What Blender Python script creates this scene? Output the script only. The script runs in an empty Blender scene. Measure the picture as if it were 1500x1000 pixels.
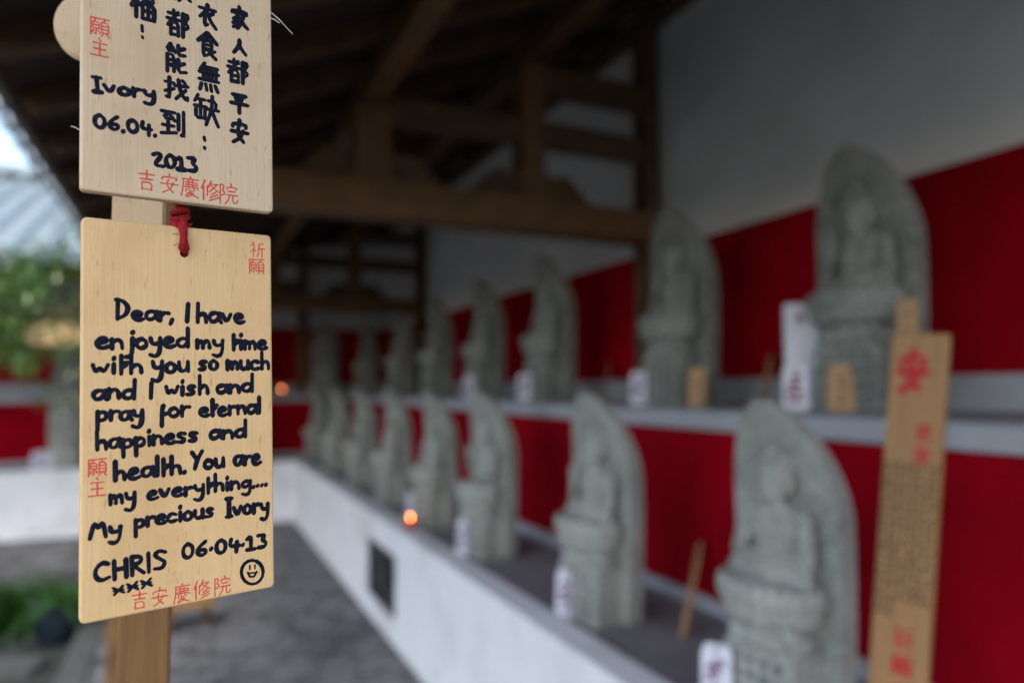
import bpy, bmesh, math, random
from mathutils import Vector, Matrix
random.seed(7)
R = math.radians
scene = bpy.context.scene
C = scene.collection

# ------------------------------------------------------------------ camera, sky, sun, exposure
F, HX, HY = 1050.0, 275.0, 568.0           # focal length, vanishing point of the gallery, horizon (photo pixels)
PITCH = math.atan((HY - 500) / F)
SP, CP = math.sin(PITCH), math.cos(PITCH)
YAW = math.atan((750 - HX) / F * CP)
SA, CA = math.sin(YAW), math.cos(YAW)
CAMZ = 1.5
cam_d = bpy.data.cameras.new('camera')
cam = bpy.data.objects.new('camera', cam_d); C.objects.link(cam)
cam.location = (0, 0, CAMZ); cam.rotation_euler = (R(90) + PITCH, 0, -YAW)
cam_d.sensor_width = 36; cam_d.lens = 36 * F / 1500
cam_d.clip_start = 0.02; cam_d.clip_end = 500
cam_d.dof.use_dof = True; cam_d.dof.focus_distance = 0.352; cam_d.dof.aperture_fstop = 3.4
scene.camera = cam

SUN_EL, SUN_AZ = R(49), R(218)             # azimuth measured clockwise from +Y
world = bpy.data.worlds.new('World'); scene.world = world; world.use_nodes = True
wn = world.node_tree
sky = wn.nodes.new('ShaderNodeTexSky'); sky.sky_type = 'NISHITA'; sky.sun_disc = False
sky.sun_elevation = SUN_EL; sky.sun_rotation = SUN_AZ
sky.air_density = 1.0; sky.dust_density = 1.6; sky.ozone_density = 1.0
bg = wn.nodes['Background']; bg.inputs['Strength'].default_value = 0.15
hs = wn.nodes.new('ShaderNodeHueSaturation'); hs.inputs['Saturation'].default_value = .85      # thin overcast: paler than a clear sky
wn.links.new(sky.outputs[0], hs.inputs['Color']); wn.links.new(hs.outputs[0], bg.inputs[0])
sun_d = bpy.data.lights.new('sun', 'SUN'); sun_d.energy = 0.5; sun_d.angle = R(20); sun_d.color = (1, .97, .93)
sun = bpy.data.objects.new('sun', sun_d); C.objects.link(sun)
sdir = Vector((math.sin(SUN_AZ) * math.cos(SUN_EL), math.cos(SUN_AZ) * math.cos(SUN_EL), math.sin(SUN_EL)))
sun.rotation_euler = sdir.to_track_quat('Z', 'Y').to_euler(); sun.location = (0, 0, 30)
scene.view_settings.view_transform = 'Standard'; scene.view_settings.look = 'None'
scene.view_settings.gamma = 1; scene.view_settings.use_curve_mapping = False
scene.view_settings.exposure = 1.58
scene.render.engine = 'CYCLES'
scene.cycles.use_denoising = True
scene.cycles.max_bounces = 10; scene.cycles.diffuse_bounces = 6
scene.cycles.sample_clamp_indirect = 4

# ------------------------------------------------------------------ pixels to places
def ray(px, py):
    """direction through a photo pixel, for a depth of 1 m"""
    l, v = (px - 750) / F, (500 - py) / F
    f, z = CP - v * SP, SP + v * CP
    return Vector((l * CA + f * SA, -l * SA + f * CA, z))
def at_depth(px, py, d):
    return Vector((0, 0, CAMZ)) + ray(px, py) * d
def y_on(px, X, py=HY):                     # Y of the point of the plane x = X that shows at (px, py)
    r = ray(px, py); return X * r.y / r.x
def x_on(px, Y):
    r = ray(px, HY); return Y * r.x / r.y

# ------------------------------------------------------------------ materials
MATS = {}
def mat(name, col, rough=.6, col2=None, scale=6, vec=(1, 1, 1), bump=0.0, bscale=None, metal=0, coat=0, spec=.5, emit=0, detail=6, contrast=(.35, .65), speck=None):
    m = bpy.data.materials.new(name); m.use_nodes = True; nt = m.node_tree; N = nt.nodes; L = nt.links
    b = N['Principled BSDF']
    b.inputs['Roughness'].default_value = rough; b.inputs['Metallic'].default_value = metal
    b.inputs['Specular IOR Level'].default_value = spec
    b.inputs['Coat Weight'].default_value = coat
    b.inputs['Base Color'].default_value = (*col, 1)
    tc = N.new('ShaderNodeTexCoord'); mp = N.new('ShaderNodeMapping'); mp.inputs['Scale'].default_value = vec
    L.new(tc.outputs['Object'], mp.inputs[0])
    if col2:
        n = N.new('ShaderNodeTexNoise'); n.inputs['Scale'].default_value = scale; n.inputs['Detail'].default_value = detail
        n.inputs['Roughness'].default_value = .6
        L.new(mp.outputs[0], n.inputs['Vector'])
        r = N.new('ShaderNodeValToRGB'); r.color_ramp.elements[0].position = contrast[0]; r.color_ramp.elements[1].position = contrast[1]
        r.color_ramp.elements[0].color = (*col, 1); r.color_ramp.elements[1].color = (*col2, 1)
        L.new(n.outputs[0], r.inputs[0]); out = r.outputs[0]
        if speck:
            n2 = N.new('ShaderNodeTexNoise'); n2.inputs['Scale'].default_value = speck[1]; n2.inputs['Detail'].default_value = 2
            L.new(mp.outputs[0], n2.inputs['Vector'])
            r2 = N.new('ShaderNodeValToRGB'); r2.color_ramp.elements[0].position = .52; r2.color_ramp.elements[1].position = .7
            L.new(n2.outputs[0], r2.inputs[0])
            mx = N.new('ShaderNodeMixRGB'); mx.inputs[2].default_value = (*speck[0], 1)
            L.new(r2.outputs[0], mx.inputs[0]); L.new(out, mx.inputs[1]); out = mx.outputs[0]
        L.new(out, b.inputs['Base Color'])
    if bump:
        n3 = N.new('ShaderNodeTexNoise'); n3.inputs['Scale'].default_value = bscale or scale * 3; n3.inputs['Detail'].default_value = 5
        L.new(mp.outputs[0], n3.inputs['Vector'])
        bp = N.new('ShaderNodeBump'); bp.inputs['Strength'].default_value = bump; bp.inputs['Distance'].default_value = .01
        L.new(n3.outputs[0], bp.inputs['Height']); L.new(bp.outputs[0], b.inputs['Normal'])
    if emit:
        b.inputs['Emission Color'].default_value = (*col, 1); b.inputs['Emission Strength'].default_value = emit
    MATS[name] = m
    return m
mat('plaster', (.75, .75, .76), .85, (.52, .52, .51), 3.0, contrast=(.48, .80), bump=.25, bscale=30)
mat('upper_plaster', (.80, .80, .80), .9, (.66, .66, .65), 1.2, bump=.2, bscale=30)
mat('red_paint', (.33, .002, .010), .9, (.22, .0015, .008), 2.4, bump=.15, bscale=18, spec=.03)
mat('concrete', (.17, .16, .17), .85, (.23, .22, .23), 5, bump=.3, bscale=60)
mat('grey_plaster', (.42, .43, .46), .85, (.33, .34, .36), 4, bump=.2, bscale=40)
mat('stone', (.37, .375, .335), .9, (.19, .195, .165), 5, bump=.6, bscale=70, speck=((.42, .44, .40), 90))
mat('dark_stone', (.26, .265, .24), .9, (.12, .125, .108), 5, bump=.7, bscale=60, speck=((.34, .345, .32), 70))  # darker stone for the steles on the upper ledge
mat('carving_shade_and_ink', (.12, .13, .12), .95)  # shade of carved strokes put into the colour; also the ink of brushed text
mat('timber', (.11, .052, .018), .7, (.055, .026, .010), 9, vec=(1, 1, 1), bump=.35, bscale=40)
mat('light_timber', (.17, .080, .020), .65, (.10, .045, .012), 8, bump=.3, bscale=40)
mat('deck_wood', (.040, .022, .016), .8, (.022, .013, .010), 6)
mat('roof_tile', (.42, .47, .47), .3, (.31, .36, .37), 3, bump=.25, bscale=25, spec=.6)
mat('courtyard', (.045, .058, .045), .95, (.025, .032, .026), 2.5, bump=.5, bscale=40)
mat('paving', (.17, .17, .17), .8, (.04, .038, .038), 5.5, bump=.6, bscale=70, speck=((.26, .26, .27), 26), contrast=(.36, .62), detail=9)
mat('kerb', (.10, .105, .10), .9, (.06, .065, .06), 7, bump=.3)
mat('ink', (.0030, .0040, .012), .6, (.014, .017, .036), 420, spec=.12, contrast=(.45, .72))
mat('red_ink', (.60, .035, .03), .7, (.66, .12, .085), 500, contrast=(.4, .7))
mat('faded_ink', (.045, .028, .015), .8)
mat('purple_ink', (.14, .03, .13), .7)
mat('plum_ink', (.20, .02, .05), .7)
mat('paper', (.70, .70, .76), .8, (.60, .60, .67), 20)
mat('red_cord', (.66, .012, .022), .9, (.42, .006, .012), 300, bump=.8, bscale=900)
mat('tablet_wood', (.34, .175, .062), .6, (.26, .13, .045), 5, vec=(14, 14, 1), bump=.1)
mat('post_wood', (.20, .10, .028), .6, (.145, .07, .019), 5, vec=(30, 30, 2), bump=.15)
mat('stick_wood', (.46, .27, .13), .6, (.36, .20, .09), 8, vec=(10, 10, 1))
mat('glaze', (.012, .02, .032), .25, (.02, .03, .042), 6, spec=.5)
mat('red_glass', (.45, .03, .012), .25)
mat('wax', (.75, .70, .6), .5)
mat('flame', (1.0, .24, .045), .5, emit=13)
mat('seal_ink', (.40, .012, .012), .7)
mat('weak_flame', (1.0, .26, .06), .5, emit=15)
mat('iron', (.018, .024, .026), .6, (.03, .035, .036), 20, bump=.3)
mat('vent_shade', (.02, .024, .026), .9)  # darkness inside the vent opening, put into the colour
mat('leaf', (.07, .17, .03), .25, (.20, .31, .045), 4, spec=.9)
mat('deep_leaf', (.035, .11, .018), .4, (.06, .15, .028), 9)
mat('bark', (.07, .05, .035), .9, (.045, .03, .02), 20, bump=.6)
mat('soil', (.03, .02, .014), .95)
mat('pale_fibre', (.8, .78, .72), .7)
mat('metal_peg', (.28, .27, .25), .35, metal=1)

def maple(name, a, b_, blotch):
    """pale plaque wood: long vertical grain lines, soft blotches"""
    m = bpy.data.materials.new(name); m.use_nodes = True; nt = m.node_tree; N = nt.nodes; L = nt.links
    p = N['Principled BSDF']; p.inputs['Roughness'].default_value = .55; p.inputs['Specular IOR Level'].default_value = .3
    tc = N.new('ShaderNodeTexCoord')
    mp = N.new('ShaderNodeMapping'); mp.inputs['Scale'].default_value = (900, 900, 9); L.new(tc.outputs['Object'], mp.inputs[0])
    n = N.new('ShaderNodeTexNoise'); n.inputs['Scale'].default_value = 1; n.inputs['Detail'].default_value = 3; L.new(mp.outputs[0], n.inputs['Vector'])
    r = N.new('ShaderNodeValToRGB'); r.color_ramp.elements[0].position = .3; r.color_ramp.elements[1].position = .62
    r.color_ramp.elements[0].color = (*b_, 1); r.color_ramp.elements[1].color = (*a, 1); L.new(n.outputs[0], r.inputs[0])
    mp2 = N.new('ShaderNodeMapping'); mp2.inputs['Scale'].default_value = (60, 60, 16); L.new(tc.outputs['Object'], mp2.inputs[0])
    n2 = N.new('ShaderNodeTexNoise'); n2.inputs['Scale'].default_value = 1; n2.inputs['Detail'].default_value = 4; L.new(mp2.outputs[0], n2.inputs['Vector'])
    r2 = N.new('ShaderNodeValToRGB'); r2.color_ramp.elements[0].position = .45; r2.color_ramp.elements[1].position = .75; L.new(n2.outputs[0], r2.inputs[0])
    mx = N.new('ShaderNodeMixRGB'); mx.inputs[2].default_value = (*blotch, 1); L.new(r2.outputs[0], mx.inputs[0]); L.new(r.outputs[0], mx.inputs[1])
    wp = N.new('ShaderNodeTexNoise'); wp.inputs['Scale'].default_value = 14; L.new(tc.outputs['Object'], wp.inputs['Vector'])
    wm = N.new('ShaderNodeVectorMath'); wm.operation = 'SCALE'; wm.inputs['Scale'].default_value = .006; L.new(wp.outputs['Color'], wm.inputs[0])
    wa = N.new('ShaderNodeVectorMath'); wa.operation = 'ADD'; L.new(tc.outputs['Object'], wa.inputs[0]); L.new(wm.outputs[0], wa.inputs[1])
    L.new(wa.outputs[0], mp.inputs[0]); L.new(wa.outputs[0], mp2.inputs[0])
    mp3 = N.new('ShaderNodeMapping'); mp3.inputs['Scale'].default_value = (700, 700, 120); L.new(wa.outputs[0], mp3.inputs[0])
    n3 = N.new('ShaderNodeTexNoise'); n3.inputs['Scale'].default_value = 1; n3.inputs['Detail'].default_value = 1; L.new(mp3.outputs[0], n3.inputs['Vector'])
    r3 = N.new('ShaderNodeValToRGB'); r3.color_ramp.elements[0].position = .66; r3.color_ramp.elements[1].position = .78; L.new(n3.outputs[0], r3.inputs[0])
    m3 = N.new('ShaderNodeMixRGB'); m3.blend_type = 'MULTIPLY'; m3.inputs[2].default_value = (.80, .70, .58, 1); L.new(r3.outputs[0], m3.inputs[0]); L.new(mx.outputs[0], m3.inputs[1])
    n4 = N.new('ShaderNodeTexNoise'); n4.inputs['Scale'].default_value = 26; n4.inputs['Detail'].default_value = 5; L.new(tc.outputs['Object'], n4.inputs['Vector'])
    r4 = N.new('ShaderNodeValToRGB'); r4.color_ramp.elements[0].position = .50; r4.color_ramp.elements[1].position = .74; L.new(n4.outputs[0], r4.inputs[0])
    m4 = N.new('ShaderNodeMixRGB'); m4.blend_type = 'MULTIPLY'; m4.inputs[2].default_value = (.88, .83, .76, 1); L.new(r4.outputs[0], m4.inputs[0]); L.new(m3.outputs[0], m4.inputs[1])
    L.new(m4.outputs[0], p.inputs['Base Color'])
    bp = N.new('ShaderNodeBump'); bp.inputs['Strength'].default_value = .12; bp.inputs['Distance'].default_value = .0004
    L.new(n.outputs[0], bp.inputs['Height']); L.new(bp.outputs[0], p.inputs['Normal'])
    MATS[name] = m
maple('maple', (.73, .495, .245), (.67, .44, .205), (.68, .44, .215))
maple('pale_maple', (.66, .50, .325), (.585, .44, .285), (.62, .465, .30))

# ------------------------------------------------------------------ helpers
def link(name, me, m=None, parent=None, smooth=False):
    o = bpy.data.objects.new(name, me); C.objects.link(o)
    if m: me.materials.clear(); me.materials.append(MATS[m])
    if smooth:
        for p in me.polygons: p.use_smooth = True
    if parent: o.parent = parent
    return o
def empty(name, loc, label, cat, rz=0, group=None):
    o = bpy.data.objects.new(name, None); C.objects.link(o); o.location = loc; o.rotation_euler.z = rz
    o.empty_display_size = .05
    o['label'] = label; o['category'] = cat
    if group: o['group'] = group
    return o
def tag(o, label, cat, group=None):
    o['label'] = label; o['category'] = cat
    if group: o['group'] = group
    return o
def bm_mesh(bm, name='m'):
    me = bpy.data.meshes.new(name); bm.normal_update(); bm.to_mesh(me); bm.free(); return me
def add_box(bm, lo, hi):
    x0, y0, z0 = lo; x1, y1, z1 = hi
    v = [bm.verts.new(p) for p in ((x0,y0,z0),(x1,y0,z0),(x1,y1,z0),(x0,y1,z0),(x0,y0,z1),(x1,y0,z1),(x1,y1,z1),(x0,y1,z1))]
    for f in ((0,3,2,1),(4,5,6,7),(0,1,5,4),(1,2,6,5),(2,3,7,6),(3,0,4,7)): bm.faces.new([v[i] for i in f])
def box_mesh(lo, hi, bevel=0, seg=2):
    bm = bmesh.new(); add_box(bm, lo, hi)
    if bevel: bmesh.ops.bevel(bm, geom=bm.edges[:], offset=bevel, segments=seg, affect='EDGES', profile=.5)
    return bm_mesh(bm)
def boxes_mesh(lst, bevel=0):
    bm = bmesh.new()
    for lo, hi in lst: add_box(bm, lo, hi)
    if bevel: bmesh.ops.bevel(bm, geom=bm.edges[:], offset=bevel, segments=2, affect='EDGES')
    return bm_mesh(bm)
def beam_mesh(p0, p1, w, h, bevel=.006):
    """square timber from p0 to p1, w wide, h deep, built along local x"""
    p0, p1 = Vector(p0), Vector(p1); d = p1 - p0; n = d.length
    bm = bmesh.new(); add_box(bm, (0, -w/2, -h/2), (n, w/2, h/2))
    if bevel: bmesh.ops.bevel(bm, geom=bm.edges[:], offset=bevel, segments=1, affect='EDGES')
    x = d.normalized(); y = Vector((0, 0, 1)).cross(x)
    if y.length < 1e-4: y = Vector((0, 1, 0))
    y.normalize(); z = x.cross(y)
    M = Matrix((x, y, z)).transposed().to_4x4(); M.translation = p0
    bm.transform(M); return bm_mesh(bm)
def prism_mesh(pts, d0, d1, axis='y', bevel=0):
    """polygon pts (a, z) extruded along axis from d0 to d1"""
    bm = bmesh.new()
    def P(a, z, d): return (a, d, z) if axis == 'y' else (d, a, z)
    A = [bm.verts.new(P(a, z, d0)) for a, z in pts]; B = [bm.verts.new(P(a, z, d1)) for a, z in pts]
    n = len(pts); bm.faces.new(A); bm.faces.new(B[::-1])
    for i in range(n): bm.faces.new((A[i], B[i], B[(i+1) % n], A[(i+1) % n]))
    bmesh.ops.recalc_face_normals(bm, faces=bm.faces[:])
    if bevel: bmesh.ops.bevel(bm, geom=[e for e in bm.edges if e.calc_face_angle(0) > .6], offset=bevel, segments=2, affect='EDGES')
    return bm_mesh(bm)
def lathe_mesh(prof, n=24):
    bm = bmesh.new(); rings = []
    for r, z in prof: rings.append([bm.verts.new((r*math.cos(2*math.pi*k/n), r*math.sin(2*math.pi*k/n), z)) for k in range(n)])
    for a, b in zip(rings, rings[1:]):
        for k in range(n): bm.faces.new((a[k], a[(k+1) % n], b[(k+1) % n], b[k]))
    bm.faces.new(rings[0][::-1]); bm.faces.new(rings[-1]); return bm_mesh(bm)
def tube_into(bm, pts, rad, n=8):
    pts = [Vector(p) for p in pts]; rings = []
    for i, p in enumerate(pts):
        t = (pts[min(i+1, len(pts)-1)] - pts[max(i-1, 0)]).normalized()
        u = t.cross(Vector((0.12, .95, .3))); u.normalize(); w = t.cross(u)
        r = rad[i] if isinstance(rad, (list, tuple)) else rad
        rings.append([bm.verts.new(p + (u*math.cos(2*math.pi*k/n) + w*math.sin(2*math.pi*k/n))*r) for k in range(n)])
    for a, b in zip(rings, rings[1:]):
        for k in range(n): bm.faces.new((a[k], a[(k+1) % n], b[(k+1) % n], b[k]))
    bm.faces.new(rings[0][::-1]); bm.faces.new(rings[-1])
def tube_mesh(pts, rad, n=8):
    bm = bmesh.new(); tube_into(bm, pts, rad, n); return bm_mesh(bm)
_unit = {}
def ball(bm, c, s, rot=None, seg=20):
    if seg not in _unit:
        rg = seg//2; V = [(0, 0, 1)]; Fc = []
        for a in range(1, rg):
            for k in range(seg): V.append((math.sin(math.pi*a/rg)*math.cos(2*math.pi*k/seg), math.sin(math.pi*a/rg)*math.sin(2*math.pi*k/seg), math.cos(math.pi*a/rg)))
        V.append((0, 0, -1)); n = len(V)-1
        for k in range(seg):
            k2 = (k+1) % seg; Fc.append((0, 1+k, 1+k2)); Fc.append((n, n-seg+k2, n-seg+k))
            for a in range(rg-2): Fc.append((1+a*seg+k, 1+(a+1)*seg+k, 1+(a+1)*seg+k2, 1+a*seg+k2))
        _unit[seg] = (V, Fc)
    V, Fc = _unit[seg]; c = Vector(c); vs = []
    for p in V:
        q = Vector((p[0]*s[0], p[1]*s[1], p[2]*s[2]))
        if rot: q = rot @ q
        vs.append(bm.verts.new(c+q))
    for f in Fc: bm.faces.new([vs[i] for i in f])
def limb(bm, a, b, ra, rb, n=7):
    a, b = Vector(a), Vector(b)
    for k in range(n+1):
        t = k/n; r = ra + (rb-ra)*t; ball(bm, a.lerp(b, t), (r, r, r), seg=12)
def remesh(bm, voxel, smooth=4):
    me = bm_mesh(bm); o = bpy.data.objects.new('tmp', me); C.objects.link(o)
    md = o.modifiers.new('r', 'REMESH'); md.mode = 'VOXEL'; md.voxel_size = voxel
    if smooth:
        s = o.modifiers.new('s', 'SMOOTH'); s.factor = .5; s.iterations = smooth
    dg = bpy.context.evaluated_depsgraph_get()
    out = bpy.data.meshes.new_from_object(o.evaluated_get(dg))
    bpy.data.objects.remove(o); bpy.data.meshes.remove(me)
    for p in out.polygons: p.use_smooth = True
    return out
def boolean_cut(me, cutter):
    o = bpy.data.objects.new('tmp', me); C.objects.link(o)
    c = bpy.data.objects.new('tmpc', cutter); C.objects.link(c)
    md = o.modifiers.new('b', 'BOOLEAN'); md.object = c; md.operation = 'DIFFERENCE'; md.solver = 'EXACT'
    dg = bpy.context.evaluated_depsgraph_get()
    out = bpy.data.meshes.new_from_object(o.evaluated_get(dg))
    bpy.data.objects.remove(o); bpy.data.objects.remove(c)
    return out
def structure(o): o['kind'] = 'structure'; return o

# ------------------------------------------------------------------ handwriting: pen strokes as thin raised ribbons of ink
LATIN = {
 'a': "45,40 30,50 10,42 5,20 15,2 35,8 45,35;46,48 45,15 54,2", 'b': "8,95 10,2;10,35 30,48 45,25 30,2 10,8",
 'c': "42,42 25,50 8,35 6,15 22,1 44,8", 'd': "44,40 28,48 8,35 6,15 20,1 38,8 46,30;48,98 47,2",
 'e': "8,25 42,30 36,48 18,48 6,28 12,6 30,0 46,8", 'f': "26,58 21,40 20,-45;20,10 42,18",
 'g': "44,42 28,50 8,38 8,18 24,8 44,30;46,48 44,-25 28,-42 8,-32", 'h': "10,98 10,2;10,30 28,48 42,38 44,2",
 'i': "12,48 12,2;12,74 13,80", 'j': "30,50 27,-20 18,-38 4,-40;30,76 32,80", 'l': "12,98 12,2",
 'm': "8,48 8,2;8,26 22,46 30,30 30,4;30,28 46,46 54,34 56,2", 'n': "8,48 8,2;8,28 26,48 42,36 44,2",
 'o': "26,50 8,38 8,12 26,1 44,14 44,38 26,50", 'p': "8,48 8,-45;8,35 28,48 45,34 40,10 22,2 8,10",
 'r': "8,48 9,2;9,28 22,46 40,44", 's': "40,44 22,50 10,38 24,26 40,16 30,2 8,5",
 't': "14,88 14,2;14,52 34,56;14,30 30,44", 'u': "8,48 8,15 20,2 38,10 44,30;44,50 45,4", 'v': "6,48 24,2 42,50",
 'w': "4,46 12,4 26,34 38,4 52,48", 'x': "6,46 44,4;42,48 8,2;8,26 42,24", 'y': "8,48 12,24 28,18 42,30;44,48 42,-20 26,-42 6,-32",
 'D': "10,95 10,2;4,95 30,92 50,60 40,20 10,2", 'I': "12,95 12,2", 'J': "4,95 30,95;17,95 17,2;4,2 30,2",
 'Y': "4,95 26,52;50,95 26,52 14,4", 'M': "4,0 18,92 32,40 46,95 58,2", 'C': "50,85 30,98 8,70 6,30 24,2 52,14",
 'H': "10,95 10,2;50,95 50,2;10,50 50,50", 'R': "10,95 10,2;10,95 42,90 42,60 10,50;14,50 50,2",
 'S': "48,85 26,98 8,78 28,55 48,35 36,5 8,10", '0': "26,95 8,75 8,25 26,2 44,25 44,75 26,95",
 '6': "40,95 14,60 8,25 26,2 44,20 38,45 12,38", '4': "14,95 8,45 48,45;38,75 36,2", '1': "4,75 20,95 20,2;4,2 36,2",
 '3': "8,90 38,92 24,55 44,35 36,5 8,5", '2': "8,80 26,96 42,78 8,4 50,4", '.': "8,2 10,7", ',': "14,8 8,-14", '*': "10,42 12,47"}
ADV = {'I': 24, 'J': 36, 'l': 22, 'i': 22, 'j': 36, 'm': 64, 'w': 58, 'M': 64, '.': 20, ',': 22, '*': 24, 't': 36, 'r': 42, 'f': 44, 'D': 58, 'C': 60, 'H': 60, 'R': 56, '1': 42}
KANJI = {
 'jia': "4802 5012;1030 1218 8818 8430;2530 7530;5030 3545 1855;4540 5560 5078 3890;4852 1572;5065 1888;7042 5555;5852 7070 9082",
 'ren': "5010 4845 1090;5045 7070 9290",
 'dou': "1018 5018;3205 3238;0538 6038;5010 0862;2048 2095;2048 5048 5095;2070 5070;2093 5093;7010 7095;7010 9512 7840;7840 9555 7865",
 'ping': "1515 8515;3025 3842;7022 6042;0555 9555;5015 5098",
 'an': "5003 5015;1232 1420 8820 8532;4532 3560 7090;7045 5575 1595;0552 9552",
 'yi': "5003 5015;0820 9220;4822 1055;3545 3590 5080;8032 5545;4828 6565 9590",
 'shi': "5003 0538;5003 9538;5018 5028;3032 7032 7065;3032 3095 5085;3048 7048;3065 7065;5065 6580 9095;8568 6578",
 'wu': "3003 1025;2515 9015;0535 9535;0560 9560;2515 2560;4515 4560;6515 6560;8515 8560;1575 0895;3575 4095;5875 6295;8075 9295",
 'que': "1805 0525;1218 4518;0540 5040;2818 2870;1050 1078 4575;4550 4578;6018 9018 8845;5045 9845;7502 7245 5095;7248 9895",
 'neng': "2505 0828 4025;3515 4530;1040 1098;1040 4040 4095;1058 4058;1075 4075;6005 6038 9035;8812 6022;6052 6095 9590;8862 6072",
 'zhao': "0525 4025;2205 2295 1288;0565 4050;4535 9830;6008 7065 9895 9878;9048 5090;7808 8818",
 'dao': "0512 5512;3015 1035 5035;4025 5540;3045 3085;1060 5060;0590 6082;7015 7070;9005 9095 8288",
 'fu': "2003 2812;0822 4022 0865;2545 2598;3048 4058;5008 9508;5520 5540;5520 9020 9040;5540 9040;5050 5098;5050 9550 9598;5073 9573;7250 7298;5098 9598",
 'yuan': "0510 5010;0510 0595;2815 2028;1528 1558;1528 4828 4858;1543 4843;1558 4858;3258 3290 2585;2068 1282;4268 5282;5808 9808;7608 7222;6025 6075;6025 9525 9575;6042 9542;6058 9558;6075 9575;7078 5895;8278 9895",
 'zhu': "4503 5515;1528 8528;2058 8058;0592 9592;5028 5092",
 'ji': "1022 9022;5003 5045;2045 8045;2560 2595;2560 7560 7595;2592 7592",
 'qing': "5002 5012;1014 9214;1414 1255 0295;2528 8528 8540;4020 4042;6020 6042;2540 8540;2050 9050 8858;3060 2572;4258 4570 6070;6555 7065;4575 2592;4080 7580 3098;4880 9098",
 'xiu': "2205 0545;1535 1598;3530 3575;5505 4035;5220 9020;8520 4558;5228 9555;8055 5570;8868 5083;9580 4598",
 'yuan2': "1010 1098;1010 3212 2235;2235 3550 1860;6502 6812;4528 4518 9518 9228;5238 8538;4255 9855;5855 5280 3598;7555 7592 9890 9878",
 'qi': "2003 2812;0822 4022 0865;2545 2598;3048 4058;9005 6015;6015 6045 5095;6042 9842;8042 8098"}
def smooth_line(pts, it=2):
    for _ in range(it):
        if len(pts) < 3: return pts
        q = [pts[0]]
        for a, b in zip(pts, pts[1:]):
            q += [(a[0]*.75+b[0]*.25, a[1]*.75+b[1]*.25), (a[0]*.25+b[0]*.75, a[1]*.25+b[1]*.75)]
        q.append(pts[-1]); pts = q
    return pts
def ink_into(bm, pts, r, y0, h):
    """one pen stroke on the plane y = y0 facing -y, points (x, z)"""
    P = [Vector(p) for p in pts]
    Q = [P[0]]
    for p in P[1:]:
        if (p - Q[-1]).length > r*.25: Q.append(p)
    if len(Q) < 2: Q.append(Q[0] + Vector((r*.5, r*.2)))
    t0 = (Q[1]-Q[0]).normalized(); t1 = (Q[-1]-Q[-2]).normalized()
    ph, am = random.uniform(0, 6.28), random.uniform(.06, .17); r = r*random.uniform(.9, 1.08)
    pts = [(Q[0]-t0*r*.95, .25), (Q[0]-t0*r*.6, .75)] + [(q, 1.06 - .10*i_/len(Q) + am*math.sin(ph+i_*.55) + random.uniform(-.04, .04)) for i_, q in enumerate(Q)] + [(Q[-1]+t1*r*.6, .75), (Q[-1]+t1*r*.95, .25)]
    rings = []
    for i, (p, k) in enumerate(pts):
        t = (pts[min(i+1, len(pts)-1)][0] - pts[max(i-1, 0)][0])
        if t.length < 1e-9: t = t0
        t = t.normalized(); n = Vector((-t.y, t.x))
        rings.append([bm.verts.new((p.x+n.x*a*r*k, y0-b*h*(.4+.6*k), p.y+n.y*a*r*k)) for a, b in ((-1, -.3), (-.7, .75), (0, 1), (.7, .75), (1, -.3))])
    for a, b in zip(rings, rings[1:]):
        for k in range(4): bm.faces.new((a[k], a[k+1], b[k+1], b[k]))
def latin_word(bm, word, p0, p1, xh, r, y0, h):
    """word from p0 to p1 on the baseline (local x, z); xh = height of 100 units"""
    p0, p1 = Vector(p0), Vector(p1); tot = sum(ADV.get(c, 52) for c in word) - 6
    ux = (p1-p0)/tot; uz = Vector((-ux.y, ux.x)).normalized()*xh*.85/100
    if uz.y < 0: uz = -uz
    x = 0
    for c in word:
        jz = random.uniform(-3, 3); k = random.uniform(.94, 1.06)
        for s in LATIN[c].split(';'):
            pts = [tuple(map(float, q.split(','))) for q in s.split()]
            pts = smooth_line(pts)
            ink_into(bm, [p0 + ux*(x+a) + uz*(b*k+jz) for a, b in pts], r, y0, h)
        x += ADV.get(c, 52)
def kanji(bm, key, c, w, hgt, r, y0, h):
    for s in KANJI[key].split(';'):
        pts = [(int(q[:2]), int(q[2:])) for q in s.split()]
        pts = smooth_line(pts, 1)
        ink_into(bm, [Vector((c[0] + (a-50)/100*w, c[1] - (b-50)/100*hgt)) for a, b in pts], r, y0, h)
def scribble(bm, c, w, hgt, r, y0, h, n=6):
    """an illegible small brushed mark"""
    for _ in range(n):
        if random.random() < .6:
            z = c[1]+random.uniform(-.45, .45)*hgt; x = random.uniform(-.5, -.1)*w
            ink_into(bm, [(c[0]+x, z), (c[0]+x+random.uniform(.35, .6)*w, z+random.uniform(-.05, .1)*hgt)], r, y0, h)
        else:
            x = c[0]+random.uniform(-.4, .4)*w; z = c[1]+random.uniform(.1, .5)*hgt
            ink_into(bm, [(x, z), (x+random.uniform(-.2, .2)*w, z-random.uniform(.35, .6)*hgt)], r, y0, h)

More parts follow.
